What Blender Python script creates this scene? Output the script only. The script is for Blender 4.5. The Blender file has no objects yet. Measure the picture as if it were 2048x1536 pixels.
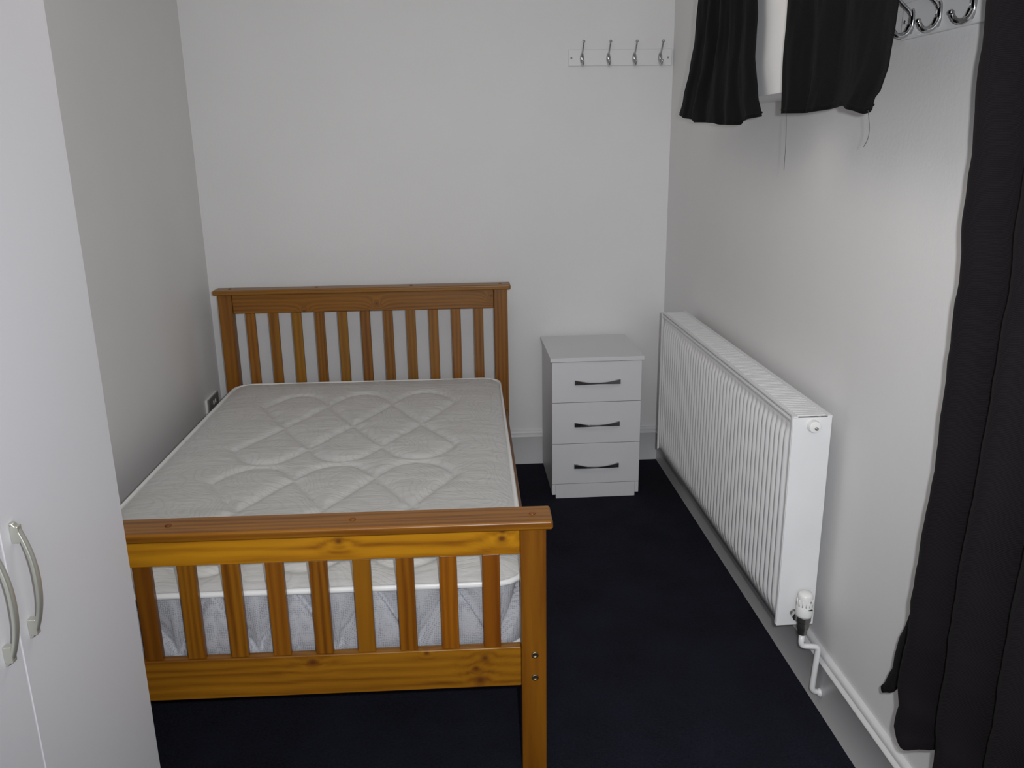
import bpy, bmesh, math, random
from mathutils import Vector, Matrix, noise as mnoise
random.seed(7)
scene = bpy.context.scene
C = scene.collection

# ---------------------------------------------------------------- camera
F_PX, YAW, PITCH, ROLL = 1682.206, math.radians(3.6185), math.radians(-15.8759), math.radians(-0.8002)
CAM = Vector((-0.9775, -3.8985, 1.5185))
fw = Vector((math.sin(YAW)*math.cos(PITCH), math.cos(YAW)*math.cos(PITCH), math.sin(PITCH)))
ri0 = Vector((math.cos(YAW), -math.sin(YAW), 0)); up0 = ri0.cross(fw)
RI = math.cos(ROLL)*ri0 + math.sin(ROLL)*up0
UP = -math.sin(ROLL)*ri0 + math.cos(ROLL)*up0
cd = bpy.data.cameras.new('camera'); cam = bpy.data.objects.new('camera', cd); C.objects.link(cam)
cd.sensor_width = 36; cd.lens = F_PX/2048*36; cd.clip_start = 0.02
M = Matrix.Identity(4)
for i in range(3):
    M[i][0], M[i][1], M[i][2], M[i][3] = RI[i], UP[i], -fw[i], CAM[i]
cam.matrix_world = M
scene.camera = cam
# ---------------------------------------------------------------- world and light
w = bpy.data.worlds.new('world'); scene.world = w; w.use_nodes = True
w.node_tree.nodes['Background'].inputs[0].default_value = (0.75, 0.85, 1, 1)
w.node_tree.nodes['Background'].inputs[1].default_value = 0.3
def area(name, loc, target, sx, sy, power, col):
    l = bpy.data.lights.new(name, 'AREA'); l.shape = 'RECTANGLE'; l.size = sx; l.size_y = sy; l.energy = power; l.color = col
    o = bpy.data.objects.new(name, l); C.objects.link(o); o.location = loc
    o.rotation_euler = (Vector(target)-Vector(loc)).to_track_quat('-Z', 'Y').to_euler(); return o
def point(name, loc, r, power, col):
    l = bpy.data.lights.new(name, 'POINT'); l.shadow_soft_size = r; l.energy = power; l.color = col
    o = bpy.data.objects.new(name, l); C.objects.link(o); o.location = loc; return o
area('window_daylight', (-0.85, -4.72, 1.62), (-0.85, 0, 1.3), 1.36, 1.16, 16, (0.95, 0.965, 1.0))
fl = bpy.data.lights.new('camera_flash', 'SPOT'); fl.energy = 98; fl.color = (0.95, 0.97, 1.0); fl.shadow_soft_size = 0.014
fl.spot_size = math.radians(112); fl.spot_blend = 1.0       # the flash head beside the lens
flash = bpy.data.objects.new('camera_flash', fl); C.objects.link(flash); flash.location = CAM + RI*0.068 + UP*0.034 + fw*0.02
flash.rotation_euler = fw.to_track_quat('-Z', 'Y').to_euler()
point('ceiling_bulb_light', (-1.0, -2.3, 2.18), 0.30, 10, (1.0, 0.93, 0.86))
scene.view_settings.view_transform = 'Standard'; scene.view_settings.look = 'None'
scene.view_settings.gamma = 1; scene.view_settings.use_curve_mapping = False
scene.view_settings.exposure = 0.0

# ---------------------------------------------------------------- materials
def newmat(name):
    m = bpy.data.materials.new(name); m.use_nodes = True
    nt = m.node_tree; b = nt.nodes['Principled BSDF']; return m, nt, b
def N(nt, t, **kw):
    n = nt.nodes.new(t)
    for k, v in kw.items(): setattr(n, k, v)
    return n
def ramp(nt, stops):
    r = N(nt, 'ShaderNodeValToRGB'); e = r.color_ramp.elements
    e[0].position, e[0].color = stops[0][0], (*stops[0][1], 1); e[1].position, e[1].color = stops[-1][0], (*stops[-1][1], 1)
    for p, c in stops[1:-1]:
        x = e.new(p); x.color = (*c, 1)
    return r
def coords(nt, scale=(1, 1, 1)):
    t = N(nt, 'ShaderNodeTexCoord'); m = N(nt, 'ShaderNodeMapping'); m.inputs['Scale'].default_value = scale
    nt.links.new(t.outputs['Object'], m.inputs[0]); return m.outputs[0]
def noise(nt, vec, scale, detail=4, rough=0.55, dist=0.0):
    n = N(nt, 'ShaderNodeTexNoise'); n.inputs['Scale'].default_value = scale; n.inputs['Detail'].default_value = detail
    n.inputs['Roughness'].default_value = rough; n.inputs['Distortion'].default_value = dist
    nt.links.new(vec, n.inputs['Vector']); return n.outputs['Fac']
def math_(nt, op, a, b=None, c=None):
    n = N(nt, 'ShaderNodeMath', operation=op)
    for i, v in enumerate((a, b, c)):
        if v is None: continue
        if isinstance(v, (int, float)): n.inputs[i].default_value = v
        else: nt.links.new(v, n.inputs[i])
    return n.outputs[0]
def bump(nt, b, h, strength, dist):
    n = N(nt, 'ShaderNodeBump'); n.inputs['Strength'].default_value = strength; n.inputs['Distance'].default_value = dist
    nt.links.new(h, n.inputs['Height']); nt.links.new(n.outputs[0], b.inputs['Normal'])
def mix(nt, fac, a, b, blend='MIX'):
    n = N(nt, 'ShaderNodeMix', data_type='RGBA', blend_type=blend)
    for s, v in ((0, fac), (6, a), (7, b)):
        if isinstance(v, (int, float)): n.inputs[s].default_value = v
        elif isinstance(v, tuple): n.inputs[s].default_value = (*v, 1)
        else: nt.links.new(v, n.inputs[s])
    return n.outputs[2]

def paint(name, col, rough=0.6, var=0.04, bs=0.08, scale=60, spec=0.3):
    m, nt, b = newmat(name); v = coords(nt)
    n = noise(nt, v, 2.3, 3)
    r = ramp(nt, [(0.3, tuple(c*(1-var) for c in col)), (0.7, col)]); nt.links.new(n, r.inputs[0])
    nt.links.new(r.outputs[0], b.inputs['Base Color']); b.inputs['Roughness'].default_value = rough
    b.inputs['Specular IOR Level'].default_value = spec
    bump(nt, b, noise(nt, v, scale, 3), bs, 0.004); return m
def simple(name, col, rough=0.4, metal=0.0, bs=0.0, scale=200, spec=0.5):
    m, nt, b = newmat(name); v = coords(nt)
    n = noise(nt, v, 9, 2)
    r = ramp(nt, [(0.3, tuple(c*0.96 for c in col)), (0.7, col)]); nt.links.new(n, r.inputs[0])
    nt.links.new(r.outputs[0], b.inputs['Base Color'])
    b.inputs['Roughness'].default_value = rough; b.inputs['Metallic'].default_value = metal
    b.inputs['Specular IOR Level'].default_value = spec
    if bs: bump(nt, b, noise(nt, v, scale, 2), bs, 0.002)
    return m
def wood(name, axis, knots=()):
    """varnished pine; grain along axis (0,1,2); knots = local (x, z, size) on the faces looking along y"""
    m, nt, b = newmat(name)
    t = N(nt, 'ShaderNodeTexCoord'); oi = N(nt, 'ShaderNodeObjectInfo')
    off = N(nt, 'ShaderNodeVectorMath', operation='MULTIPLY_ADD')
    comb = N(nt, 'ShaderNodeCombineXYZ')
    for i in range(3): nt.links.new(oi.outputs['Random'], comb.inputs[i])
    nt.links.new(comb.outputs[0], off.inputs[0]); off.inputs[1].default_value = (3.1, 1.7, 2.3); nt.links.new(t.outputs['Object'], off.inputs[2])
    sc = [1.0, 1.0, 1.0]; sc[axis] = 0.07
    mp = N(nt, 'ShaderNodeMapping'); mp.inputs['Scale'].default_value = sc; nt.links.new(off.outputs[0], mp.inputs[0])
    vec = mp.outputs[0]
    sx = N(nt, 'ShaderNodeSeparateXYZ'); nt.links.new(t.outputs['Object'], sx.inputs[0])
    kmask = None; kshift = None
    for (kx, kz, ks) in knots:
        ddx = math_(nt, 'MULTIPLY', math_(nt, 'SUBTRACT', sx.outputs[0], kx), 0.8)
        ddz = math_(nt, 'SUBTRACT', sx.outputs[2], kz)
        d = math_(nt, 'SQRT', math_(nt, 'ADD', math_(nt, 'MULTIPLY', ddx, ddx), math_(nt, 'MULTIPLY', ddz, ddz)))
        k = math_(nt, 'POWER', 2.718, math_(nt, 'MULTIPLY', math_(nt, 'POWER', math_(nt, 'DIVIDE', d, ks), 2.0), -1.0))
        halo = math_(nt, 'MULTIPLY', math_(nt, 'POWER', 2.718, math_(nt, 'MULTIPLY', math_(nt, 'DIVIDE', d, ks*3.0), -1.0)), math_(nt, 'MULTIPLY', ddz, 0.0))
        s = math_(nt, 'POWER', 2.718, math_(nt, 'MULTIPLY', math_(nt, 'DIVIDE', d, ks*2.6), -1.0))
        kmask = k if kmask is None else math_(nt, 'MAXIMUM', kmask, k)
        kshift = s if kshift is None else math_(nt, 'ADD', kshift, s)
    if kshift is not None:
        va = N(nt, 'ShaderNodeVectorMath', operation='ADD'); cb = N(nt, 'ShaderNodeCombineXYZ')
        for i in (1, 2): nt.links.new(math_(nt, 'MULTIPLY', kshift, 0.05), cb.inputs[i])
        nt.links.new(vec, va.inputs[0]); nt.links.new(cb.outputs[0], va.inputs[1]); vec = va.outputs[0]
    broad = noise(nt, vec, 16, 3, 0.6, 0.6)
    wv = N(nt, 'ShaderNodeTexWave', wave_type='RINGS', rings_direction='XYZ'[axis]); wv.inputs['Scale'].default_value = 22
    wv.inputs['Distortion'].default_value = 5.0; wv.inputs['Detail'].default_value = 2.5; wv.inputs['Detail Scale'].default_value = 1.2
    nt.links.new(vec, wv.inputs['Vector'])
    fine = noise(nt, vec, 190, 3, 0.6)
    g = math_(nt, 'ADD', math_(nt, 'MULTIPLY', broad, 0.62), math_(nt, 'ADD', math_(nt, 'MULTIPLY', wv.outputs['Fac'], 0.22), math_(nt, 'MULTIPLY', fine, 0.16)))
    r = ramp(nt, [(0.25, (0.120, 0.037, 0.003)), (0.45, (0.215, 0.082, 0.005)), (0.7, (0.285, 0.117, 0.007))])
    nt.links.new(g, r.inputs[0])
    col = mix(nt, 1.0, r.outputs[0], oi.outputs['Color'], 'MULTIPLY')
    if kmask is not None: col = mix(nt, math_(nt, 'MULTIPLY', kmask, 0.9), col, (0.09, 0.022, 0.006))
    nt.links.new(col, b.inputs['Base Color'])
    b.inputs['Roughness'].default_value = 0.34; b.inputs['Specular IOR Level'].default_value = 0.45
    bump(nt, b, g, 0.08, 0.002)
    return m
def fabric(name, col, col2, scale, sheen=0.2, angle=0.6):
    """woven twill: fine diagonal ribs in relief"""
    m, nt, b = newmat(name); v = coords(nt)
    wv = N(nt, 'ShaderNodeTexWave', wave_type='BANDS', bands_direction='DIAGONAL'); wv.inputs['Scale'].default_value = scale
    wv.inputs['Distortion'].default_value = 1.5; wv.inputs['Detail'].default_value = 1.0
    nt.links.new(v, wv.inputs['Vector'])
    wz = N(nt, 'ShaderNodeTexWave', wave_type='BANDS', bands_direction='Z'); wz.inputs['Scale'].default_value = scale*1.3
    wz.inputs['Distortion'].default_value = 1.0; nt.links.new(v, wz.inputs['Vector'])
    h = math_(nt, 'MULTIPLY', wv.outputs['Fac'], wz.outputs['Fac'])
    r = ramp(nt, [(0.1, col), (0.8, col2)]); nt.links.new(h, r.inputs[0]); nt.links.new(r.outputs[0], b.inputs['Base Color'])
    b.inputs['Roughness'].default_value = 0.8; b.inputs['Specular IOR Level'].default_value = 0.12
    b.inputs['Sheen Weight'].default_value = sheen; b.inputs['Sheen Roughness'].default_value = 0.5
    bump(nt, b, h, 0.35, 0.0015); return m

WALL = paint('wall_paint', (0.795, 0.79, 0.787), 0.55, 0.03, 0.10, 90)
CEIL = paint('ceiling_paint', (0.8, 0.8, 0.79), 0.8)
GLOSS = paint('gloss_white_paint', (0.80, 0.80, 0.80), 0.32, 0.03, 0.05, 30, 0.5)
SKIRT = paint('skirting_gloss', (0.75, 0.75, 0.755), 0.38, 0.03, 0.05, 30, 0.4)
RADW = simple('radiator_enamel', (0.79, 0.79, 0.795), 0.30)
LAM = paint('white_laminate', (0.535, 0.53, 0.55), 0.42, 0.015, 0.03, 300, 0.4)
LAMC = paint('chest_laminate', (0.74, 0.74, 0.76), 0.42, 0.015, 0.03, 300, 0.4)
EDGE = simple('cream_edge_band', (0.72, 0.70, 0.62), 0.5)
CHROME = simple('chrome', (0.55, 0.55, 0.56), 0.14, 1.0)
PEWTER = simple('dark_chrome', (0.38, 0.38, 0.39), 0.25, 1.0)
NICKEL = simple('satin_nickel', (0.52, 0.52, 0.46), 0.34, 0.75)
PLATE = simple('brushed_steel_plate', (0.28, 0.265, 0.25), 0.4, 0.7)
BLACKP = simple('black_plastic', (0.02, 0.02, 0.02), 0.4)
WHITEP = simple('white_plastic', (0.82, 0.82, 0.80), 0.35)
PIPE = simple('white_painted_pipe', (0.80, 0.80, 0.80), 0.3)
BRASS = simple('dull_plated_brass', (0.26, 0.25, 0.23), 0.32, 0.9)
BOLT = simple('bolt_steel', (0.24, 0.19, 0.12), 0.45, 1.0)
CURT = fabric('charcoal_twill', (0.0050, 0.0042, 0.0050), (0.0165, 0.0125, 0.0155), 230, 0.02)
CURT2 = fabric('black_crepe', (0.0035, 0.0032, 0.0035), (0.0070, 0.0065, 0.0070), 170, 0.01)
THREAD = simple('thread', (0.06, 0.055, 0.06), 0.9)

def carpet():
    m, nt, b = newmat('navy_carpet'); v = coords(nt)
    n1 = noise(nt, v, 150, 4, 0.75); n2 = noise(nt, v, 5, 3)
    g = math_(nt, 'ADD', math_(nt, 'MULTIPLY', n1, 0.7), math_(nt, 'MULTIPLY', n2, 0.3))
    r = ramp(nt, [(0.36, (0.002, 0.0022, 0.0055)), (0.64, (0.0125, 0.0135, 0.0275))]); nt.links.new(g, r.inputs[0])
    nt.links.new(r.outputs[0], b.inputs['Base Color']); b.inputs['Roughness'].default_value = 0.95
    b.inputs['Specular IOR Level'].default_value = 0.08
    b.inputs['Sheen Weight'].default_value = 0.03
    bump(nt, b, n1, 0.7, 0.006); return m
CARPET = carpet()
def damask():
    """white woven ticking: thin swirling contour lines in a slightly different sheen"""
    m, nt, b = newmat('damask_ticking'); v = coords(nt)
    n = noise(nt, v, 5.5, 0.5, 0.4, 0.5)
    fr = math_(nt, 'FRACT', math_(nt, 'MULTIPLY', n, 17.0))
    tri = math_(nt, 'ABSOLUTE', math_(nt, 'SUBTRACT', fr, 0.5))
    ln = N(nt, 'ShaderNodeMapRange', interpolation_type='SMOOTHSTEP'); nt.links.new(tri, ln.inputs[0])
    ln.inputs[1].default_value = 0.06; ln.inputs[2].default_value = 0.20; ln.inputs[3].default_value = 1.0; ln.inputs[4].default_value = 0.0
    ridge = ln.outputs[0]
    col = mix(nt, ridge, (0.60, 0.595, 0.575), (0.565, 0.56, 0.545)); nt.links.new(col, b.inputs['Base Color'])
    rr = ramp(nt, [(0.0, (0.42,)*3), (1.0, (0.62,)*3)]); nt.links.new(ridge, rr.inputs[0]); nt.links.new(rr.outputs[0], b.inputs['Roughness'])
    h = math_(nt, 'SUBTRACT', math_(nt, 'MULTIPLY', noise(nt, coords(nt, (1, 4.5, 1)), 7, 4), 3.2), math_(nt, 'MULTIPLY', ridge, 0.25))
    bump(nt, b, h, 0.45, 0.0035); b.inputs['Sheen Weight'].default_value = 0.1
    return m
DAMASK = damask()
def meshfab():
    m, nt, b = newmat('spacer_mesh_fabric'); v = coords(nt)
    vo = N(nt, 'ShaderNodeTexVoronoi'); vo.inputs['Scale'].default_value = 210; vo.inputs['Randomness'].default_value = 0.25
    nt.links.new(v, vo.inputs['Vector'])
    r = ramp(nt, [(0.15, (0.26, 0.265, 0.295)), (0.55, (0.43, 0.435, 0.465))]); nt.links.new(vo.outputs['Distance'], r.inputs[0])
    nt.links.new(r.outputs[0], b.inputs['Base Color']); b.inputs['Roughness'].default_value = 0.7
    bump(nt, b, vo.outputs['Distance'], 0.4, 0.002); return m
MESHF = meshfab()
PIPING = simple('white_binding_tape', (0.84, 0.84, 0.83), 0.35)

# ---------------------------------------------------------------- mesh helpers
def link(name, bm, mat, parent=None, smooth=False, bevel=0.0, seg=2):
    me = bpy.data.meshes.new(name); bmesh.ops.recalc_face_normals(bm, faces=bm.faces[:]); bm.to_mesh(me); bm.free()
    o = bpy.data.objects.new(name, me); C.objects.link(o)
    if mat: me.materials.append(mat)
    if smooth:
        for p in me.polygons: p.use_smooth = True
    if bevel:
        md = o.modifiers.new('bevel', 'BEVEL'); md.width = bevel; md.segments = seg; md.limit_method = 'ANGLE'; md.angle_limit = math.radians(40)
        for p in me.polygons: p.use_smooth = True
        md.harden_normals = True
    if parent: o.parent = parent
    return o
def box(bm, x0, x1, y0, y1, z0, z1):
    vs = [bm.verts.new((x, y, z)) for z in (z0, z1) for y in (y0, y1) for x in (x0, x1)]
    for f in ((0, 1, 3, 2), (4, 6, 7, 5), (0, 4, 5, 1), (1, 5, 7, 3), (3, 7, 6, 2), (2, 6, 4, 0)):
        bm.faces.new([vs[i] for i in f])
    return vs
def boxobj(name, b, mat, parent=None, bevel=0.0, seg=2):
    bm = bmesh.new(); box(bm, *b); return link(name, bm, mat, parent, bevel=bevel, seg=seg)
def extrude_profile(bm, prof, a, b, axis):
    """prof: list of (p, q) closed; extruded along axis from a to b. axis 'y': (p,q)=(x,z); axis 'x': (p,q)=(y,z)"""
    def mk(t, p, q): return (p, t, q) if axis == 'y' else ((t, p, q) if axis == 'x' else (p, q, t))
    A = [bm.verts.new(mk(a, p, q)) for p, q in prof]; B = [bm.verts.new(mk(b, p, q)) for p, q in prof]
    n = len(prof)
    for i in range(n): bm.faces.new((A[i], A[(i+1) % n], B[(i+1) % n], B[i]))
    bm.faces.new(A); bm.faces.new(B[::-1])
def tube(bm, pts, rad, seg=12, squash=None, cap=True):
    """sweep a circle (or ellipse: squash=(a,b) radii multipliers per ring normal frame) along points"""
    pts = [Vector(p) for p in pts]; n = len(pts)
    rads = rad if isinstance(rad, (list, tuple)) else [rad]*n
    T = [(pts[min(i+1, n-1)]-pts[max(i-1, 0)]).normalized() for i in range(n)]
    ref = Vector((0, 0, 1)) if abs(T[0].z) < 0.9 else Vector((1, 0, 0))
    u = T[0].cross(ref).normalized(); rings = []
    for i in range(n):
        u = (u - T[i]*u.dot(T[i])).normalized(); v = T[i].cross(u)
        a, b = squash if squash else (1, 1)
        rings.append([bm.verts.new(pts[i] + (u*math.cos(2*math.pi*k/seg)*a + v*math.sin(2*math.pi*k/seg)*b)*rads[i]) for k in range(seg)])
    for i in range(n-1):
        for k in range(seg):
            bm.faces.new((rings[i][k], rings[i][(k+1) % seg], rings[i+1][(k+1) % seg], rings[i+1][k]))
    if cap: bm.faces.new(rings[0][::-1]); bm.faces.new(rings[-1])
def ball(bm, c, r, seg=12):
    bmesh.ops.create_uvsphere(bm, u_segments=seg, v_segments=seg//2+2, radius=r, matrix=Matrix.Translation(c))
def lathe(bm, prof, origin, axis='z', seg=24):
    """prof: (r, h) from bottom to top"""
    o = Vector(origin); rings = []
    for r, h in prof:
        ring = []
        for k in range(seg):
            a = 2*math.pi*k/seg; p = (r*math.cos(a), r*math.sin(a), h)
            if axis == 'y': p = (p[0], p[2], p[1])
            if axis == 'x': p = (p[2], p[0], p[1])
            ring.append(bm.verts.new(o+Vector(p)))
        rings.append(ring)
    for i in range(len(rings)-1):
        for k in range(seg): bm.faces.new((rings[i][k], rings[i][(k+1) % seg], rings[i+1][(k+1) % seg], rings[i+1][k]))
    bm.faces.new(rings[0][::-1]); bm.faces.new(rings[-1])
def smooth_path(ctrl, sub=6):
    ctrl = [Vector(c) for c in ctrl]; out = []
    P = [ctrl[0]] + ctrl + [ctrl[-1]]
    for i in range(1, len(P)-2):
        for s in range(sub):
            t = s/sub; p0, p1, p2, p3 = P[i-1], P[i], P[i+1], P[i+2]
            out.append(0.5*((2*p1) + (p2-p0)*t + (2*p0-5*p1+4*p2-p3)*t*t + (3*p1-p0-3*p2+p3)*t**3))
    out.append(ctrl[-1]); return out
def round_path(ctrl, r, n=5):
    """straight runs joined by rounded elbows"""
    ctrl = [Vector(c) for c in ctrl]; out = [ctrl[0]]
    for i in range(1, len(ctrl)-1):
        a, b, c = ctrl[i-1], ctrl[i], ctrl[i+1]
        d1 = (a-b).normalized(); d2 = (c-b).normalized()
        p, q = b+d1*r, b+d2*r
        for k in range(n+1):
            t = k/n; out.append(p*(1-t)**2 + b*2*t*(1-t) + q*t*t)
    out.append(ctrl[-1]); return out
def sheet(bm, fn, nu, nv):
    g = [[bm.verts.new(fn(i/nu, j/nv)) for j in range(nv+1)] for i in range(nu+1)]
    for i in range(nu):
        for j in range(nv): bm.faces.new((g[i][j], g[i+1][j], g[i+1][j+1], g[i][j+1]))
    return g
def interp(tbl, x):
    if x <= tbl[0][0]: return tbl[0][1]
    for (a, va), (b, vb) in zip(tbl, tbl[1:]):
        if x <= b:
            t = (x-a)/(b-a); t = t*t*(3-2*t)*0.5 + t*0.5; return va+(vb-va)*t
    return tbl[-1][1]
def empty(name, loc=(0, 0, 0), rz=0.0):
    o = bpy.data.objects.new(name, None); C.objects.link(o); o.location = loc; o.rotation_euler = (0, 0, rz); o.empty_display_size = 0.1; return o
def tag(o, label, cat, group=None):
    o['label'] = label; o['category'] = cat
    if group: o['group'] = group
    return o
def struct(o, label=None):
    o['kind'] = 'structure'
    if label: o['label'] = label
    return o

# ---------------------------------------------------------------- the room
XL, YF, H = -2.111, -4.70, 2.50
struct(boxobj('floor', (XL-0.1, 0.1, YF-0.2, 0.1, -0.1, 0.0), CARPET), 'dark navy blue carpet covering the bedroom floor')
struct(boxobj('ceiling', (XL-0.1, 0.1, YF-0.2, 0.1, H, H+0.1), CEIL), 'plain white ceiling above the bedroom')
struct(boxobj('wall_back', (XL-0.1, 0.1, 0.0, 0.1, 0, H), WALL), 'off-white back wall behind the headboard')
struct(boxobj('wall_left', (XL-0.1, XL, YF, 0.0, 0, H), WALL), 'off-white left wall beside the bed')
struct(boxobj('wall_right', (0.0, 0.1, YF, 0.0, 0, H), WALL), 'off-white right wall carrying the long radiator')
bm = bmesh.new()
wx0, wx1, wz0, wz1 = -1.55, -0.15, 1.02, 2.22
box(bm, XL-0.1, wx0, YF-0.1, YF, 0, H); box(bm, wx1, 0.1, YF-0.1, YF, 0, H)
box(bm, wx0, wx1, YF-0.1, YF, 0, wz0); box(bm, wx0, wx1, YF-0.1, YF, wz1, H)
struct(link('wall_front', bm, WALL), 'off-white wall with a window opposite the bed')
win = struct(boxobj('window_1', (wx0, wx1, YF-0.07, YF-0.064, wz0, wz1), simple('window_glass', (0.6, 0.65, 0.7), 0.05)), 'window pane opposite the bed')
bm = bmesh.new()
for b_ in ((wx0, wx0+.05, wz0, wz1), (wx1-.05, wx1, wz0, wz1), (wx0+.05, wx1-.05, wz0, wz0+.05), (wx0+.05, wx1-.05, wz1-.05, wz1)):
    box(bm, b_[0], b_[1], YF-0.063, YF-0.03, b_[2], b_[3])
link('window_frame', bm, GLOSS, win)
# skirting boards: flat board, a shadow groove and a rounded bead on top
def skirt(sgn):
    pr = [(0, 0), (0.018, 0), (0.018, 0.136), (0.0205, 0.139), (0.0215, 0.143), (0.0195, 0.147), (0.0150, 0.1490), (0.0115, 0.1505),
          (0.0115, 0.1525), (0.0140, 0.1545), (0.0145, 0.160), (0.0125, 0.166), (0.008, 0.1695), (0, 0.1705)]
    return [(sgn*p, q) for p, q in pr]
for nm, prof, a, b_, ax, off, lab in (
        ('baseboard_back', skirt(-1), XL, 0, 'x', 0, 'white moulded skirting board along the back wall'),
        ('baseboard_right', skirt(-1), YF, -0.0, 'y', 0, 'white moulded skirting board along the right wall below the radiator'),
        ('baseboard_left', [(XL+p, q) for p, q in skirt(1)], YF, 0, 'y', 0, 'white moulded skirting board along the left wall')):
    bm = bmesh.new(); extrude_profile(bm, prof, a, b_, ax); struct(link(nm, bm, SKIRT, bevel=0.0006, seg=1), lab)

# ---------------------------------------------------------------- ceiling pendant (above the frame)
t = tag(empty('pendant_lamp', (-1.0, -2.3, H)), 'white ceiling pendant lamp with bare bulb above the bed foot', 'lamp')
bm = bmesh.new(); lathe(bm, [(0.045, -0.02), (0.045, -0.004), (0.03, 0.0)], (0, 0, 0)); link('ceiling_rose', bm, WHITEP, t, True)
bm = bmesh.new(); tube(bm, [(0, 0, -0.018), (0, 0, -0.2)], 0.003, 8); link('cable', bm, WHITEP, t, True)
bm = bmesh.new(); lathe(bm, [(0.014, -0.25), (0.018, -0.24), (0.018, -0.21), (0.008, -0.195)], (0, 0, 0)); link('bulb_holder', bm, WHITEP, t, True)

# ---------------------------------------------------------------- bed
BR = math.radians(-0.9358)
BW, BL = 1.2414, 1.8771
bed = tag(empty('bed_frame', (-0.7637, -0.2853, 0), BR), 'honey pine slatted bed frame standing against the back wall', 'bed')
PW, PT = 0.0595, 0.0425       # post width, thickness
WV = wood('pine_upright', 2); WY = wood('pine_side_rail', 1)
WX_head = wood('pine_head_rail', 0, [(-0.0709, 0.8896, 0.0057), (-0.567, 0.866, 0.0066), (-0.8789, 0.8395, 0.0057)])
WX_foot = wood('pine_foot_top_rail', 0, [(-0.0992, 0.6741, 0.0057), (-0.1011, 0.6562, 0.008), (-0.4697, 0.6637, 0.0076), (-1.049, 0.6269, 0.0113)])
WX_low = wood('pine_foot_low_rail', 0, [(-0.1465, 0.3472, 0.0076), (-0.1682, 0.3198, 0.0066), (-0.1588, 0.2857, 0.0123), (-0.5509, 0.3547, 0.0104), (-0.2835, 0.367, 0.0047)])
WX = wood('pine_cross', 0)
def bpart(name, b, mat, bev=0.003, col=(1, 1, 1, 1), parent=bed):
    o = boxobj(name, b, mat, parent, bevel=bev); o.color = col; return o
HZ, HZ2, FZ, FZ2, FZ3, FZ4 = 0.9165, 0.8338, 0.6855, 0.6156, 0.3727, 0.2668
YFt = -BL                     # front face of foot posts
posts = []
for x0 in (-BW, -PW):
    posts.append(bpart('post', (x0, x0+PW, 0.0, PT, 0, HZ), WV, col=(0.93, 0.88, 0.85, 1)))
for x0 in (-BW, -PW):
    p = bpart('post', (x0, x0+PW, YFt, YFt+PT, 0, FZ), WV, col=(0.92, 0.85, 0.9, 1)); posts.append(p)
    for z in (0.3538, 0.2924):
        bm = bmesh.new(); xc = x0+PW*0.5 + 0.002
        lathe(bm, [(0.0085, 0.0005), (0.0085, -0.0018), (0.0055, -0.003), (0.0045, -0.0016), (0.001, -0.0012)], (xc, YFt, z), 'y', 16)
        link('bolt', bm, BOLT, p, True)
def caprail(y0, y1, z, plugs, col):
    bm = bmesh.new(); box(bm, -BW-0.014, 0.014, y0, y1, z+0.0005, z+0.0225)
    o = link('cap_rail', bm, WX, bed, bevel=0.006, seg=3); o.color = col
    for px in plugs:
        bm = bmesh.new(); lathe(bm, [(0.0075, 0.0), (0.0075, 0.0018), (0.005, 0.0034), (0.001, 0.004)], (px, (y0+y1)/2 + (0.0), z+0.022), 'z', 14)
        q = link('wood_plug', bm, WX, o, True); q.color = (0.8, 0.7, 0.9, 1)
caprail(-0.018, PT+0.022, HZ, (-1.1907, -0.8221, -0.4158, -0.0302), (0.95, 0.98, 1.5, 1))
caprail(YFt-0.021, YFt+PT+0.0255, FZ, (-1.2115, -0.8477, -0.4375, -0.0302), (1.08, 1.06, 1.0, 1))
RT = 0.024
bpart('headboard_rail', (-BW+PW+.0003, -PW-.0003, 0.006, 0.006+RT, HZ2, HZ), WX_head, col=(0.95, 0.93, 0.92, 1))
bpart('headboard_rail', (-BW+PW+.0003, -PW-.0003, 0.006, 0.006+RT, 0.2631, 0.367), WX, col=(0.95, 0.93, 0.92, 1))
bpart('footboard_rail', (-BW+PW+.0003, -PW-.0003, YFt+0.006, YFt+0.006+RT, FZ2, FZ), WX_foot, col=(1.80, 1.95, 1.0, 1))
bpart('footboard_rail', (-BW+PW+.0003, -PW-.0003, YFt+0.006, YFt+0.006+RT, FZ4, FZ3), WX_low, col=(1.1, 1.12, 1.0, 1))
pitch = (BW-2*0.0614)/11.35; SW = 0.0203
tones = [(0.86, 0.66, 0.6), (1.0, 0.82, 0.7), (0.95, 0.84, 0.7), (0.92, 0.88, 0.8), (0.95, 0.88, 0.8), (0.86, 0.74, 0.7),
         (0.95, 0.9, 0.8), (0.93, 0.88, 0.8), (0.72, 0.62, 0.6), (0.74, 0.6, 0.6), (0.8, 0.7, 0.6)]
for k in range(11):
    xc = -0.0614 - pitch*(0.67+k)
    g = random.uniform(0.85, 1.05); c = (g, g*random.uniform(0.94, 1.10), g, 1)
    bpart('slat', (xc-SW, xc+SW, 0.010, 0.026, 0.367+.0002, HZ2-.0002), WV, 0.002, c)
    bpart('slat', (xc-SW, xc+SW, YFt+0.010, YFt+0.026, FZ3+.0002, FZ2-.0002), WV, 0.002, (*tones[k], 1))
for x0 in (-BW+0.008, -0.034):
    bpart('side_rail', (x0, x0+0.026, YFt+PT+.0005, -0.0005, 0.2631, 0.3717), WY, col=(0.9, 0.85, 0.8, 1))
for x0 in (-BW+0.0345, -0.0595):
    bpart('ledger', (x0, x0+0.025, YFt+PT+.02, -0.02, 0.285, 0.315), WY, 0.002)
for k in range(10):
    y = -0.11 - k*0.18
    bpart('base_slat', (-BW+0.036, -0.036, y-0.035, y+0.035, 0.3152, 0.333), WX, 0.002)

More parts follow.
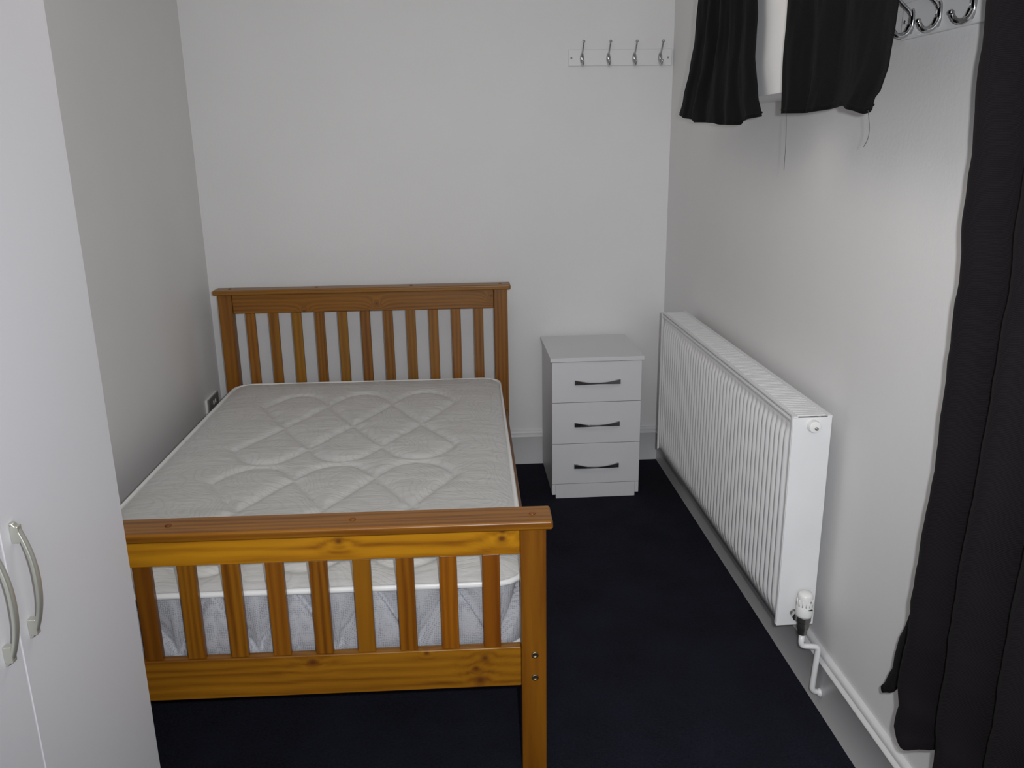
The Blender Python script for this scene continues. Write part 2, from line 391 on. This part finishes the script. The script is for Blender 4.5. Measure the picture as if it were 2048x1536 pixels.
# ---------------------------------------------------------------- mattress
mat_ = tag(empty('mattress', (-0.7637, -0.2853, 0), BR), 'white quilted mattress with grey mesh sides on the pine bed', 'mattress')
MX0, MX1, MY0, MY1 = -BW+0.0475, -0.040, -1.8265, -0.0055
MZ0, MZ1 = 0.3334, 0.5150
RC = 0.080                                             # corner radius in plan
cb, sb = math.cos(-BR), math.sin(-BR)
def loc_of(wx, wy):
    dx, dy = wx-(-0.7637), wy-(-0.2853); return (cb*dx - sb*dy, sb*dx + cb*dy)
# quilting lines: rows of three onion-shaped motifs, worked out as polylines
segs = []
PX, X0 = 0.2485, -1.7481
def motif(yj, yx1, yx2, ytop, ybot):
    def L(a, b): segs.append((loc_of(*a), loc_of(*b)))
    def arc(xa, xb, y, ypk):
        n = 12; pts = [(xa+(xb-xa)*i/n, y+(ypk-y)*(1-abs(2*i/n-1)**2.4)) for i in range(n+1)]
        for p, q in zip(pts, pts[1:]): L(p, q)
    for k in range(3):
        xa, xb = X0+k*PX, X0+(k+1)*PX; xm = (xa+xb)/2
        arc(xa, xb, yj, ytop); arc(xa, xb, yx2, ybot)
        L((xa, yj), (xm, yx1)); L((xb, yj), (xm, yx1)); L((xm, yx1), (xa, yx2)); L((xm, yx1), (xb, yx2))
motif(-0.6727, -0.9298, -1.1623, -0.5244, -1.2917)
motif(-1.4429, -1.665, -1.8918, -1.3276, -2.0241)
import bisect
cell = {}
CS = 0.06
for s in segs:
    (ax, ay), (bx, by) = s
    for i in range(int(math.floor((min(ax, bx)-.05)/CS)), int(math.floor((max(ax, bx)+.05)/CS))+1):
        for j in range(int(math.floor((min(ay, by)-.05)/CS)), int(math.floor((max(ay, by)+.05)/CS))+1):
            cell.setdefault((i, j), []).append(s)
def qdist(x, y):
    d = 0.05
    for (ax, ay), (bx, by) in cell.get((int(math.floor(x/CS)), int(math.floor(y/CS))), ()):
        vx, vy = bx-ax, by-ay; l2 = vx*vx+vy*vy
        t_ = max(0, min(1, ((x-ax)*vx+(y-ay)*vy)/l2)); d = min(d, math.hypot(x-ax-vx*t_, y-ay-vy*t_))
    return d
def plan(a, inset=0.0):
    """point on the rounded-rectangle outline, a in 0..1"""
    x0, x1, y0, y1 = MX0+inset, MX1-inset, MY0+inset, MY1-inset; r = max(RC-inset, 0.01)
    runs = []
    W_, L_ = x1-x0-2*r, y1-y0-2*r; q = math.pi*r/2
    per = 2*W_+2*L_+4*q; s = a*per
    for (ln, kind, dat) in (('W', 0, None),): pass
    parts = [(W_, lambda t: (x0+r+t, y0)), (q, lambda t: (x1-r+r*math.sin(t/r), y0+r-r*math.cos(t/r))),
             (L_, lambda t: (x1, y0+r+t)), (q, lambda t: (x1-r+r*math.cos(t/r), y1-r+r*math.sin(t/r))),
             (W_, lambda t: (x1-r-t, y1)), (q, lambda t: (x0+r-r*math.sin(t/r), y1-r+r*math.cos(t/r))),
             (L_, lambda t: (x0, y1-r-t)), (q, lambda t: (x0+r-r*math.cos(t/r), y0+r-r*math.sin(t/r)))]
    for ln, fn in parts:
        if s <= ln: return fn(s)
        s -= ln
    return parts[0][1](0)
def edge_dist(x, y):
    """signed distance inside the rounded rectangle"""
    cx, cy = (MX0+MX1)/2, (MY0+MY1)/2; hx, hy = (MX1-MX0)/2-RC, (MY1-MY0)/2-RC
    dx, dy = abs(x-cx)-hx, abs(y-cy)-hy
    if dx > 0 and dy > 0: return RC - math.hypot(dx, dy)
    return RC - max(dx, dy)
def topz(x, y):
    e = max(edge_dist(x, y), 0)
    crown = 0.0215*(1-math.exp(-e/0.05)) - 0.004*math.exp(-(e/0.012)**2)
    d = qdist(x, y)
    puff = 0.0040*(min(d, 0.05)/0.05)**0.8 - 0.0085*math.exp(-(d/0.014)**2)
    n = 0.0032*mnoise.noise(Vector((x*3.1, y*9.0, 1.7))) + 0.0014*mnoise.noise(Vector((x*9, y*24, 4.2)))
    return MZ1 + crown + (puff+n)*min(1, e/0.05)
bm = bmesh.new()
# quilted top: a fine grid mapped onto the rounded rectangle
NXm, NYm = 170, 250
cx, cy, hx, hy = (MX0+MX1)/2, (MY0+MY1)/2, (MX1-MX0)/2-0.002, (MY1-MY0)/2-0.002
def squish(u, v):
    x, y = u*hx, v*hy; r = RC
    ex, ey = abs(x)-(hx-r), abs(y)-(hy-r)
    if ex > 0 and ey > 0:
        m_ = max(ex, ey); h_ = math.hypot(ex, ey); k = m_/h_
        x = math.copysign(hx-r+ex*k, x); y = math.copysign(hy-r+ey*k, y)
    return cx+x, cy+y
def ftop(a, b_):
    x, y = squish(2*a-1, 2*b_-1); return (x, y, topz(x, y))
sheet(bm, ftop, NXm, NYm)
link('quilted_top', bm, DAMASK, mat_, True)
# border: grey spacer mesh with a zigzag of stitched pleats
NB, NH = 900, 34
per_len = 2*(MX1-MX0-2*RC)+2*(MY1-MY0-2*RC)+2*math.pi*RC
bm = bmesh.new(); rows = []
ZP = 0.191
for i in range(NB):
    a = i/NB; s = a*per_len; col_ = []
    for j in range(NH+1):
        tt = j/NH; z = MZ0+(MZ1-MZ0)*tt
        ph = (s/ZP + 0.746) % 1.0
        lineA = ph*2 if ph < 0.5 else 2-ph*2            # zigzag height 0..1
        dd = tt*1.0 - lineA
        pleat = (-0.024*max(0.0, 1-dd/max(1-lineA, 0.12))*min(1.0, dd/0.045) if dd > 0 else 0.004*min(1.0, -dd/0.25)) * min(1.0, 0.25+4*(1-abs(2*lineA-1)))
        bulge = 0.010*math.sin(math.pi*tt)
        px, py = plan(a); qx, qy = plan(a, 0.03)
        nx, ny = px-qx, py-qy; l_ = math.hypot(nx, ny) or 1
        o_ = bulge - 0.008 + pleat
        col_.append(bm.verts.new((px+nx/l_*o_, py+ny/l_*o_, z)))
    rows.append(col_)
for i in range(NB):
    A, B = rows[i], rows[(i+1) % NB]
    for j in range(NH): bm.faces.new((A[j], B[j], B[j+1], A[j+1]))
bm.faces.new([r_[0] for r_ in rows][::-1])
link('side_border', bm, MESHF, mat_, True)
for z in (MZ1+0.001, MZ0+0.008):
    bm = bmesh.new(); n = 220; seg = 10; rings = []
    for i in range(n):
        px, py = plan(i/n); qx, qy = plan(i/n, 0.03); nx, ny = px-qx, py-qy; l_ = math.hypot(nx, ny); nx /= l_; ny /= l_
        rings.append([bm.verts.new((px+nx*(0.0075*math.cos(2*math.pi*k/seg)-0.002), py+ny*(0.0075*math.cos(2*math.pi*k/seg)-0.002), z+0.0080*math.sin(2*math.pi*k/seg))) for k in range(seg)])
    for i in range(n):
        for k in range(seg): bm.faces.new((rings[i][k], rings[(i+1) % n][k], rings[(i+1) % n][(k+1) % seg], rings[i][(k+1) % seg]))
    link('binding_tape', bm, PIPING, mat_, True)

# ---------------------------------------------------------------- bedside chest
ch = tag(empty('bedside_chest', (-0.394, -0.24, 0)), 'white three-drawer bedside chest between the bed and the radiator', 'chest')
DX = 0.2019; yf, yb = -0.2145, 0.2105                 # local: x -DX..DX, y front..back
DZ = 0.6453
bw = DX-0.0085
boxobj('top', (-DX, DX, yf-0.008, yb, DZ-0.018, DZ), LAMC, ch, 0.0015)
boxobj('side_panel', (-bw, -bw+0.016, yf+0.018, yb-0.004, 0.018, DZ-0.0185), LAMC, ch, 0.001)
boxobj('side_panel', (bw-0.016, bw, yf+0.018, yb-0.004, 0.018, DZ-0.0185), LAMC, ch, 0.001)
boxobj('back_panel', (-bw+0.0165, bw-0.0165, yb-0.012, yb-0.006, 0.03, DZ-0.019), LAMC, ch)
boxobj('plinth', (-bw+0.0165, bw-0.0165, yf+0.002, yf+0.0175, 0.0, 0.0665), LAMC, ch, 0.001)
zs = [0.068, 0.2558, 0.4443, DZ-0.0195]
for k in range(3):
    z0, z1 = zs[k]+0.0012, zs[k+1]-0.0012
    d = boxobj('drawer', (-bw, bw, yf, yf+0.0175, z0, z1), LAMC, ch, 0.0012)
    boxobj('drawer_box', (-bw+0.025, bw-0.025, yf+0.0178, yb-0.03, z0+0.02, z1-0.03), LAMC, d)
    zc = z1 - (0.084 if k < 2 else 0.078); zc = (0.1525, 0.345, 0.535)[k]
    bm = bmesh.new(); n = 22; rings = []
    for i in range(n+1):
        s = i/n*2-1; x = 0.002 + s*0.099
        out = 0.024*(1-abs(s)**2.3); hgt = 0.0030 + 0.0075*abs(s)**1.6; th = 0.0035+0.003*abs(s)**3
        y = yf - out - 0.002
        if abs(s) > 0.97: y = yf-0.004
        rings.append([bm.verts.new(p) for p in ((x, y-th, zc-hgt), (x, y-th, zc+hgt), (x, y+th*0.6, zc+hgt), (x, y+th*0.6, zc-hgt))])
    for i in range(n):
        for q in range(4): bm.faces.new((rings[i][q], rings[i][(q+1) % 4], rings[i+1][(q+1) % 4], rings[i+1][q]))
    bm.faces.new(rings[0][::-1]); bm.faces.new(rings[-1])
    for sx_ in (-1, 1):
        box(bm, 0.002+sx_*0.093-0.004, 0.002+sx_*0.093+0.004, yf-0.009, yf, zc-0.005, zc+0.005)
    link('handle', bm, PEWTER, d, bevel=0.0008, seg=1)
boxobj('side_kicker', (-bw, -bw+0.016, yf+0.001, yf+0.0178, 0.018, 0.0675), LAMC, ch, 0.0008)
boxobj('side_kicker', (bw-0.016, bw, yf+0.001, yf+0.0178, 0.018, 0.0675), LAMC, ch, 0.0008)

# ---------------------------------------------------------------- radiator
RXF, RXB, RYF, RYN, RZB, RZT = -0.136, -0.0349, -0.5114, -1.9175, 0.2445, 0.8445
rad = tag(empty('radiator', (-0.085, (RYF+RYN)/2, RZB)), 'long white ribbed panel radiator on the right wall', 'radiator')
def rp(o): o.parent = rad; o.matrix_parent_inverse = Matrix.Translation(-rad.location); return o
def rpanel(name, xface, outward):
    """pressed steel panel with vertical flutes, outward = -1 towards the room"""
    bm = bmesh.new(); y0, y1 = RYN+0.004, RYF-0.004
    npitch = 42; pt_ = (y1-y0-0.05)/npitch
    ys = [y0, y0+0.012]; dep = [0.0, 0.0]
    prof = [(0.0, 0.0), (0.10, 0.0), (0.22, 0.55), (0.36, 1.0), (0.64, 1.0), (0.78, 0.55), (0.90, 0.0)]
    for k in range(npitch):
        for p, dd in prof: ys.append(y0+0.025+pt_*(k+p)); dep.append(dd)
    ys += [y1-0.025, y1-0.012, y1]; dep += [0, 0, 0]
    zt, zb = RZT-0.012, RZB
    zs_ = [(zb, 0), (zb+0.022, 0), (zb+0.030, 0.35), (zb+0.044, 0.85), (zb+0.062, 1.0), (zt-0.066, 1.0), (zt-0.048, 0.85), (zt-0.034, 0.35), (zt-0.026, 0), (zt, 0)]
    g = []
    for y, dd in zip(ys, dep):
        g.append([bm.verts.new((xface+outward*(-0.0075+0.0085*dd*m_), y, z)) for z, m_ in zs_])
    for i in range(len(g)-1):
        for j in range(len(zs_)-1): bm.faces.new((g[i][j], g[i+1][j], g[i+1][j+1], g[i][j+1]))
    o = rp(link(name, bm, RADW, None, True))
    md = o.modifiers.new('solid', 'SOLIDIFY'); md.thickness = 0.004; md.offset = 0
    return o
rpanel('front_panel', RXF+0.001, -1)
boxr = lambda n, b_, m, bev=0.001: rp(boxobj(n, b_, m, None, bev))
boxr('back_panel', (RXB-0.012, RXB-0.004, RYN+0.004, RYF-0.004, RZB+0.02, RZT-0.02), RADW)
# folded top lip and seam roll along the front
bm = bmesh.new()
extrude_profile(bm, [(RXF+0.0015, RZT-0.022), (RXF-0.0005, RZT-0.018), (RXF-0.0005, RZT-0.013), (RXF+0.006, RZT-0.010), (RXF+0.012, RZT-0.012), (RXF+0.012, RZT-0.022)], RYN+0.003, RYF-0.003, 'y')
rp(link('top_seam', bm, RADW, None, bevel=0.0008, seg=1))
# end covers with a folded front edge
for yy in (RYN, RYF):
    s = 1 if yy == RYN else -1
    bm = bmesh.new(); box(bm, RXF-0.001, RXB, min(yy, yy+s*0.003), max(yy, yy+s*0.003), RZB-0.001, RZT-0.0045)
    o = rp(link('end_cover', bm, RADW, None, bevel=0.001))
    bm = bmesh.new(); box(bm, RXF-0.0022, RXF-0.0002, min(yy+s*.003, yy+s*0.013), max(yy+s*.003, yy+s*0.013), RZB, RZT)
    f_ = rp(link('folded_edge', bm, RADW, None, bevel=0.0006, seg=1))
# top grille: frame with cross bars
bm = bmesh.new()
box(bm, RXF+0.0, RXF+0.012, RYN, RYF, RZT-0.004, RZT); box(bm, RXB-0.012, RXB, RYN, RYF, RZT-0.004, RZT)
nb = 90
grille = rp(link('top_grille', bm, RADW, None))
barme = None
for k in range(nb):
    y = RYN+0.010+(RYF-RYN-0.020)*(k+0.5)/nb
    if barme is None:
        bm = bmesh.new(); box(bm, RXF+0.0122, RXB-0.0122, -0.0052, 0.0052, RZT-0.0045, RZT-0.0008); o = link('grille_bar', bm, RADW, grille); barme = o.data
    else:
        o = bpy.data.objects.new('grille_bar', barme); C.objects.link(o); o.parent = grille
    o.matrix_parent_inverse = grille.matrix_basis.inverted() @ Matrix.Translation(-Vector(rad.location)) if False else Matrix.Identity(4)
    o.location = (0, y, 0)
boxr('under_convector', (RXF+0.02, RXB-0.02, RYN+0.02, RYF-0.02, RZB+0.05, RZT-0.03), simple('radiator_fins', (0.62, 0.62, 0.62), 0.5))
# bleed plug on the near end
bm = bmesh.new(); lathe(bm, [(0.0165, 0.0), (0.0165, -0.010), (0.0150, -0.0165), (0.012, -0.0175)], (-0.084, RYN, 0.819), 'y', 24)
pl = rp(link('bleed_plug', bm, WHITEP, None, True, bevel=0.0008, seg=1))
bm = bmesh.new(); lathe(bm, [(0.0045, 0.0), (0.0045, -0.004), (0.0025, -0.0045)], (-0.082, RYN-0.0175, 0.816), 'y', 14)
pn = link('bleed_screw', bm, CHROME, pl, True)
# thermostatic valve
vx, vy = -0.083, -1.962
bm = bmesh.new(); lathe(bm, [(0.0115, 0.243), (0.0125, 0.247), (0.0125, 0.256), (0.0155, 0.262), (0.0165, 0.270), (0.0165, 0.282), (0.0195, 0.284), (0.0195, 0.298)], (vx, vy, 0), 'z', 20)
tube(bm, [(vx, vy, 0.272), (vx-0.012, vy+0.044, 0.285)], 0.0095, 14)
vb = rp(link('valve_body', bm, BRASS, None, True, bevel=0.001, seg=1))
bm = bmesh.new(); lathe(bm, [(0.013, 0), (0.013, 0.012)], (0, 0, 0), 'y', 6)
bmesh.ops.translate(bm, vec=(vx-0.008, RYN-0.022, 0.281), verts=bm.verts[:]); link('union_nut', bm, CHROME, vb, bevel=0.001, seg=1)
bm = bmesh.new(); lathe(bm, [(0.0185, 0.2985), (0.0215, 0.300), (0.0222, 0.306), (0.0222, 0.328), (0.0205, 0.331), (0.0205, 0.352), (0.0195, 0.361), (0.0165, 0.3665), (0.008, 0.3685), (0.001, 0.369)], (vx, vy, 0), 'z', 28)
for k in range(14):
    a = 2*math.pi*k/14
    bmesh.ops.create_cone(bm, cap_ends=True, segments=6, radius1=0.0016, radius2=0.0012, depth=0.020, matrix=Matrix.Translation((vx+0.0206*math.cos(a), vy+0.0206*math.sin(a), 0.342)))
th_ = rp(link('thermostat_head', bm, WHITEP, None, True))
bm = bmesh.new(); box(bm, vx+0.002, vx+0.013, vy-0.0226, vy-0.0185, 0.3245, 0.3275); link('setting_mark', bm, BLACKP, th_)
bm = bmesh.new(); box(bm, vx+0.004, vx+0.010, vy-0.0214, vy-0.0185, 0.346, 0.350); link('setting_dial_number', bm, simple('grey_print', (0.3, 0.3, 0.3), 0.5), th_)
# heating pipe from the valve down into the skirting
pp = tag(empty('heating_pipe', (vx, vy, 0.05)), 'white painted heating pipe bending from the radiator valve into the skirting', 'pipe')
bm = bmesh.new()
path = round_path([(vx, vy, 0.2430), (vx-0.001, vy-0.002, 0.208), (-0.036, vy-0.004, 0.203), (-0.043, vy-0.004, 0.068), (-0.0186, vy-0.004, 0.058)], 0.012)
tube(bm, path, 0.0078, 14)
o = link('bent_pipe', bm, PIPE, None, True); o.parent = pp; o.matrix_parent_inverse = Matrix.Translation(-pp.location)
bm = bmesh.new(); lathe(bm, [(0.0085, 0), (0.012, 0.006), (0.012, 0.009)], (-0.0275, vy-0.004, 0.0595), 'x', 18)
o = link('pipe_collar', bm, PIPE, None, True); o.parent = pp; o.matrix_parent_inverse = Matrix.Translation(-pp.location)

# ---------------------------------------------------------------- wardrobe
WXF, WY0 = -1.5313, -2.606
wd = tag(empty('wardrobe', (-1.82, -2.95, 0)), 'tall white wardrobe with bow handles in the left foreground', 'wardrobe')
def wp(o, par=None):
    o.parent = par or wd; o.matrix_parent_inverse = Matrix.Translation(-wd.location); return o
wy1 = WY0-0.69
bm = bmesh.new()
box(bm, -2.09, WXF-0.019, WY0-0.016, WY0, 0, 1.98); box(bm, -2.09, WXF-0.019, wy1, wy1+0.016, 0, 1.98)
box(bm, -2.09, WXF-0.019, wy1+0.016, WY0-0.016, 1.964, 1.98); box(bm, -2.09, WXF-0.019, wy1+0.016, WY0-0.016, 0.07, 0.086)
box(bm, -2.095, -2.09, wy1, WY0, 0.0, 1.98)
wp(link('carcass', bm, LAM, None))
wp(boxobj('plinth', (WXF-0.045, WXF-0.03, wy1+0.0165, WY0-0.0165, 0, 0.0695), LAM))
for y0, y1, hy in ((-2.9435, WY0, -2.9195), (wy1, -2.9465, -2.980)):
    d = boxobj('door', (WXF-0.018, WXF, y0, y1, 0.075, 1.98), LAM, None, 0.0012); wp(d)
    bm = bmesh.new()
    n = 26; rings = []
    for i in range(n+1):
        s = i/n*2-1; z = 1.005 + s*0.079
        out = 0.004 + 0.0165*(1-abs(s)**2.2)
        hw = 0.0048+0.0010*(1-abs(s)); th = 0.0028
        if abs(s) > 0.99: out = 0.002
        x = WXF + out
        rings.append([bm.verts.new(q) for q in ((x-th, hy-hw, z), (x+th*0.5, hy-hw*1.0, z), (x+th, hy-hw*0.4, z), (x+th, hy+hw*0.4, z), (x+th*0.5, hy+hw, z), (x-th, hy+hw, z))])
    for i in range(n):
        for q in range(6): bm.faces.new((rings[i][q], rings[i][(q+1) % 6], rings[i+1][(q+1) % 6], rings[i+1][q]))
    bm.faces.new(rings[0][::-1]); bm.faces.new(rings[-1])
    for sz in (-1, 1):
        z = 1.005+sz*0.064
        box(bm, WXF, WXF+0.0105, hy-0.005, hy+0.005, z-0.011, z+0.011)
    h_ = link('handle', bm, NICKEL, d, True, bevel=0.0012)

# ---------------------------------------------------------------- hook rails
def hook(parent, cx_, zc, mat=CHROME, sc=1.0):
    """double robe hook on a plate facing -y, origin on the rail face"""
    bm = bmesh.new()
    # oval strap plate
    n = 16
    ring1, ring2 = [], []
    for k in range(n):
        a = 2*math.pi*k/n; x, z = 0.0095*math.cos(a), 0.025*math.sin(a)
        ring1.append(bm.verts.new((cx_+x*sc, 0, zc+(z-0.004)*sc))); ring2.append(bm.verts.new((cx_+x*0.85*sc, -0.005*sc, zc+(z*0.93-0.004)*sc)))
    for k in range(n): bm.faces.new((ring1[k], ring1[(k+1) % n], ring2[(k+1) % n], ring2[k]))
    bm.faces.new(ring2); bm.faces.new(ring1[::-1])
    P = lambda l: [(cx_+a*sc, b_*sc, zc+c_*sc) for a, b_, c_ in l]
    up_ = smooth_path(P([(0, -0.003, 0.006), (0, -0.010, 0.016), (0, -0.026, 0.030), (0.0, -0.044, 0.047), (0.0, -0.052, 0.060)]), 5)
    tube(bm, up_, [(0.0048-0.0016*i/(len(up_)-1))*sc for i in range(len(up_))], 10); ball(bm, Vector(up_[-1]), 0.0068*sc)
    dn = smooth_path(P([(0, -0.003, -0.012), (0, -0.010, -0.026), (0, -0.022, -0.033), (0, -0.034, -0.029), (0, -0.042, -0.017)]), 5)
    tube(bm, dn, [(0.0078-0.0036*i/(len(dn)-1))*sc for i in range(len(dn))], 10); ball(bm, Vector(dn[-1]), 0.0056*sc)
    return link('hook', bm, mat, parent, True)
def rail(name, loc, rz, length, height, hooks, label, sc=1.0):
    t = tag(empty(name, loc, rz), label, 'coat hooks')
    b_ = boxobj('backing_board', (0, length, 0, 0.012, -height/2, height/2), GLOSS, t, 0.003, 3)
    for hx_ in hooks: hook(t, hx_, 0.0, CHROME, sc)
    for sx_ in (0.013, length-0.018):
        bm = bmesh.new(); lathe(bm, [(0.0042, 0.0), (0.0040, -0.001), (0.001, -0.0016)], (sx_, 0, -0.002), 'y', 12); link('screw', bm, PEWTER, t, True)
    return t
rail('coat_hook_rail', (-0.466, -0.0122, 1.8795), 0, 0.458, 0.068, [0.060, 0.176, 0.291, 0.405], 'white coat rail with four chrome hooks high on the back wall')
rail('coat_hook_rail', (-0.0122, -2.016, 1.7595), -math.pi/2, 0.462, 0.074, [0.045, 0.148, 0.262, 0.376], 'white coat rail with chrome hooks on the right wall beside the long curtain')

# ---------------------------------------------------------------- white panel and short curtains on the right wall
pb = tag(empty('wall_panel', (-0.05, -1.45, 1.633)), 'white boxed panel on the right wall behind the two short black curtains', 'wall panel')
PANELW = paint('bright_white_panel', (0.90, 0.90, 0.90), 0.5, 0.01, 0.03, 60, 0.3)
o = boxobj('box', (-0.108, 0.0498, -0.38, 0.50, 0, 0.62), PANELW, pb, 0.002)
o = boxobj('face_board', (-0.116, -0.1085, -0.38, 0.50, 0.0, 0.62), PANELW, pb, 0.001)
def rod(name, x, y0, y1, z, label, brk):
    t = tag(empty(name, (x, (y0+y1)/2, z)), label, 'curtain rod')
    bm = bmesh.new(); tube(bm, [(0, y0-(y0+y1)/2, 0), (0, y1-(y0+y1)/2, 0)], 0.007, 12); link('pole', bm, CHROME, t, True)
    for yy in brk:
        bm = bmesh.new(); yl = yy-(y0+y1)/2
        box(bm, 0.0, -x-0.004, yl-0.004, yl+0.004, -0.004, 0.004); box(bm, -x-0.004, -x-0.0002, yl-0.012, yl+0.012, -0.03, 0.03); link('bracket', bm, CHROME, t)
rod('curtain_rod', -0.20, -2.42, -0.98, 2.32, 'slim rod carrying the two short black curtains', (-2.40, -1.0))
def short_curtain(label, cx0, Ltab, Rtab, Btab, folds, ph, amp, seed):
    """Ltab/Rtab: (z, y) of the left and right outline; Btab: (s, z) of the hem"""
    t = tag(empty('short_curtain', (cx0, (Ltab[-1][1]+Rtab[-1][1])/2, 1.58)), label, 'curtain', 'short black curtains on the right wall')
    ZT = 2.3128
    bm = bmesh.new()
    def fn(u, v):
        zb = interp(Btab, u); z = zb + (ZT-zb)*v
        yl, yr = interp(Ltab, z), interp(Rtab, z)
        y = yl+(yr-yl)*u
        env = math.sin(math.pi*min(max(u, 0.0), 1.0))**0.35 if 0 < u < 1 else 0
        k = 1.0-0.15*v
        x = cx0 + amp*k*math.sin(2*math.pi*(folds*u+ph+0.12*math.sin(3.1*v+seed)))*(0.35+0.65*env) + 0.006*mnoise.noise(Vector((u*9, v*3, seed))) + 0.004*mnoise.noise(Vector((u*22, v*7, seed+3)))
        return (x-t.location.x, y-t.location.y, z-t.location.z)
    sheet(bm, fn, 120, 70)
    o = link('cloth', bm, CURT2, t, True)
    md = o.modifiers.new('solid', 'SOLIDIFY'); md.thickness = 0.0016
    # rolled hem
    bm = bmesh.new(); tube(bm, [Vector(fn(i/90, 0.012))+Vector((0, 0, 0)) for i in range(91)], 0.0026, 8); link('hem', bm, CURT2, t, True)
    return t
t1 = short_curtain('flared short black curtain nearest the back wall', -0.200,
    [(1.560, -0.895), (1.609, -0.902), (1.656, -0.947), (1.745, -1.026), (1.831, -1.071), (1.945, -1.091), (2.32, -1.11)],
    [(1.56, -1.732), (1.58, -1.724), (1.632, -1.689), (1.731, -1.644), (1.767, -1.645), (1.826, -1.641), (1.863, -1.630), (2.32, -1.59)],
    [(0, 1.609), (0.14, 1.594), (0.27, 1.585), (0.285, 1.579), (0.51, 1.573), (0.57, 1.566), (0.77, 1.562), (0.80, 1.571), (1, 1.580)], 5.0, 0.2, 0.007, 1.3)
t2 = short_curtain('straight short black curtain nearer the chrome hooks on the right wall', -0.200,
    [(1.56, -1.860), (1.582, -1.858), (1.634, -1.857), (1.722, -1.852), (1.829, -1.849), (2.32, -1.83)],
    [(1.56, -2.305), (1.572, -2.308), (1.589, -2.310), (1.607, -2.336), (1.646, -2.357), (1.711, -2.362), (1.751, -2.365), (2.32, -2.37)],
    [(0, 1.581), (0.24, 1.578), (0.42, 1.577), (0.60, 1.582), (0.74, 1.584), (0.79, 1.577), (0.90, 1.566), (1, 1.572)], 3.0, 0.55, 0.009, 5.7)
def thread(t, pts):
    bm = bmesh.new(); tube(bm, [Vector(p)-t.location for p in smooth_path(pts, 5)], 0.00055, 5); link('loose_thread', bm, THREAD, t, True)
thread(t2, [(-0.20, -1.884, 1.582), (-0.199, -1.888, 1.55), (-0.201, -1.898, 1.50), (-0.20, -1.896, 1.452)])
thread(t2, [(-0.20, -2.290, 1.572), (-0.20, -2.302, 1.54), (-0.20, -2.300, 1.52), (-0.20, -2.287, 1.506)])

# ---------------------------------------------------------------- long curtain
rod('curtain_rod', -0.095, -3.55, -2.38, 2.26, 'slim rod carrying the long dark curtain', (-3.52, -2.40))
lc = tag(empty('long_curtain', (-0.1, -2.9, 0.40)), 'long dark brown-black twill curtain hanging at the right edge', 'curtain')
def curtain_sheet(name, x0, Ltab, yr, Btab, folds, ph, amp, seed, nu=150, nv=110, zt=2.2528):
    bm = bmesh.new()
    def fn(u, v):
        zb = interp(Btab, u); z = zb+(zt-zb)*v
        yl = interp(Ltab, z); y = yl+(yr-yl)*u
        y += 0.010*mnoise.noise(Vector((z*9, seed, 0)))*(1-u) + 0.005*mnoise.noise(Vector((z*26, seed, 2)))*(1-u)
        a = amp*(1.15-0.35*v)
        f_ = math.sin(2*math.pi*(folds*u+ph+0.05*math.sin(2.2*z+seed)))
        x = x0 - a*f_ + 0.008*mnoise.noise(Vector((u*7, z*1.6, seed))) + 0.003*mnoise.noise(Vector((u*20, z*5, seed)))
        return (x-lc.location.x, y-lc.location.y, z-lc.location.z)
    sheet(bm, fn, nu, nv)
    o = link(name, bm, CURT, lc, True); md = o.modifiers.new('solid', 'SOLIDIFY'); md.thickness = 0.0025
    return o
curtain_sheet('front_layer', -0.115, [(0.30, -2.575), (0.371, -2.540), (0.399, -2.516), (0.452, -2.525), (0.477, -2.516), (0.676, -2.510), (0.975, -2.519), (1.252, -2.525), (1.73, -2.497), (2.26, -2.48)], -3.50,
    [(0, 0.405), (0.015, 0.380), (0.03, 0.371), (0.06, 0.385), (0.105, 0.408), (0.133, 0.424), (0.145, 0.36), (0.18, 0.30), (0.3, 0.29), (1, 0.29)], 7.5, 0.10, 0.022, 2.2)
curtain_sheet('back_layer', -0.062, [(0.33, -2.345), (0.356, -2.347), (0.39, -2.366), (0.435, -2.388), (0.577, -2.420), (0.674, -2.432), (0.778, -2.442), (0.951, -2.456), (1.091, -2.463), (1.239, -2.459), (1.466, -2.449), (1.637, -2.442), (1.739, -2.435), (2.26, -2.42)], -2.85,
    [(0, 0.358), (0.03, 0.351), (0.06, 0.368), (0.085, 0.398), (0.16, 0.426), (0.26, 0.441), (0.5, 0.43), (1, 0.42)], 3.0, 0.15, 0.007, 7.9)

# ---------------------------------------------------------------- socket on the left wall
so = tag(empty('wall_socket', (XL+0.0002, -0.168, 0.402)), 'brushed steel double wall socket low on the left wall beside the mattress', 'socket')
boxobj('back_box', (0, 0.010, -0.086, 0.076, -0.048, 0.044), WHITEP, so, 0.001)
pl_ = boxobj('face_plate', (0.0102, 0.016, -0.073, 0.073, -0.043, 0.043), PLATE, so, 0.002)
for s in (-1, 1):
    boxobj('rocker_switch', (0.0162, 0.0195, s*0.014-0.005, s*0.014+0.005, 0.006, 0.024), WHITEP, so, 0.001)
    bm = bmesh.new(); box(bm, 0.0162, 0.0168, s*0.045-0.004, s*0.045+0.004, 0.004, 0.016)
    for q in (-0.011, 0.011): box(bm, 0.0162, 0.0168, s*0.045+q-0.004, s*0.045+q+0.004, -0.016, -0.010)
    link('pin_holes', bm, BLACKP, so)
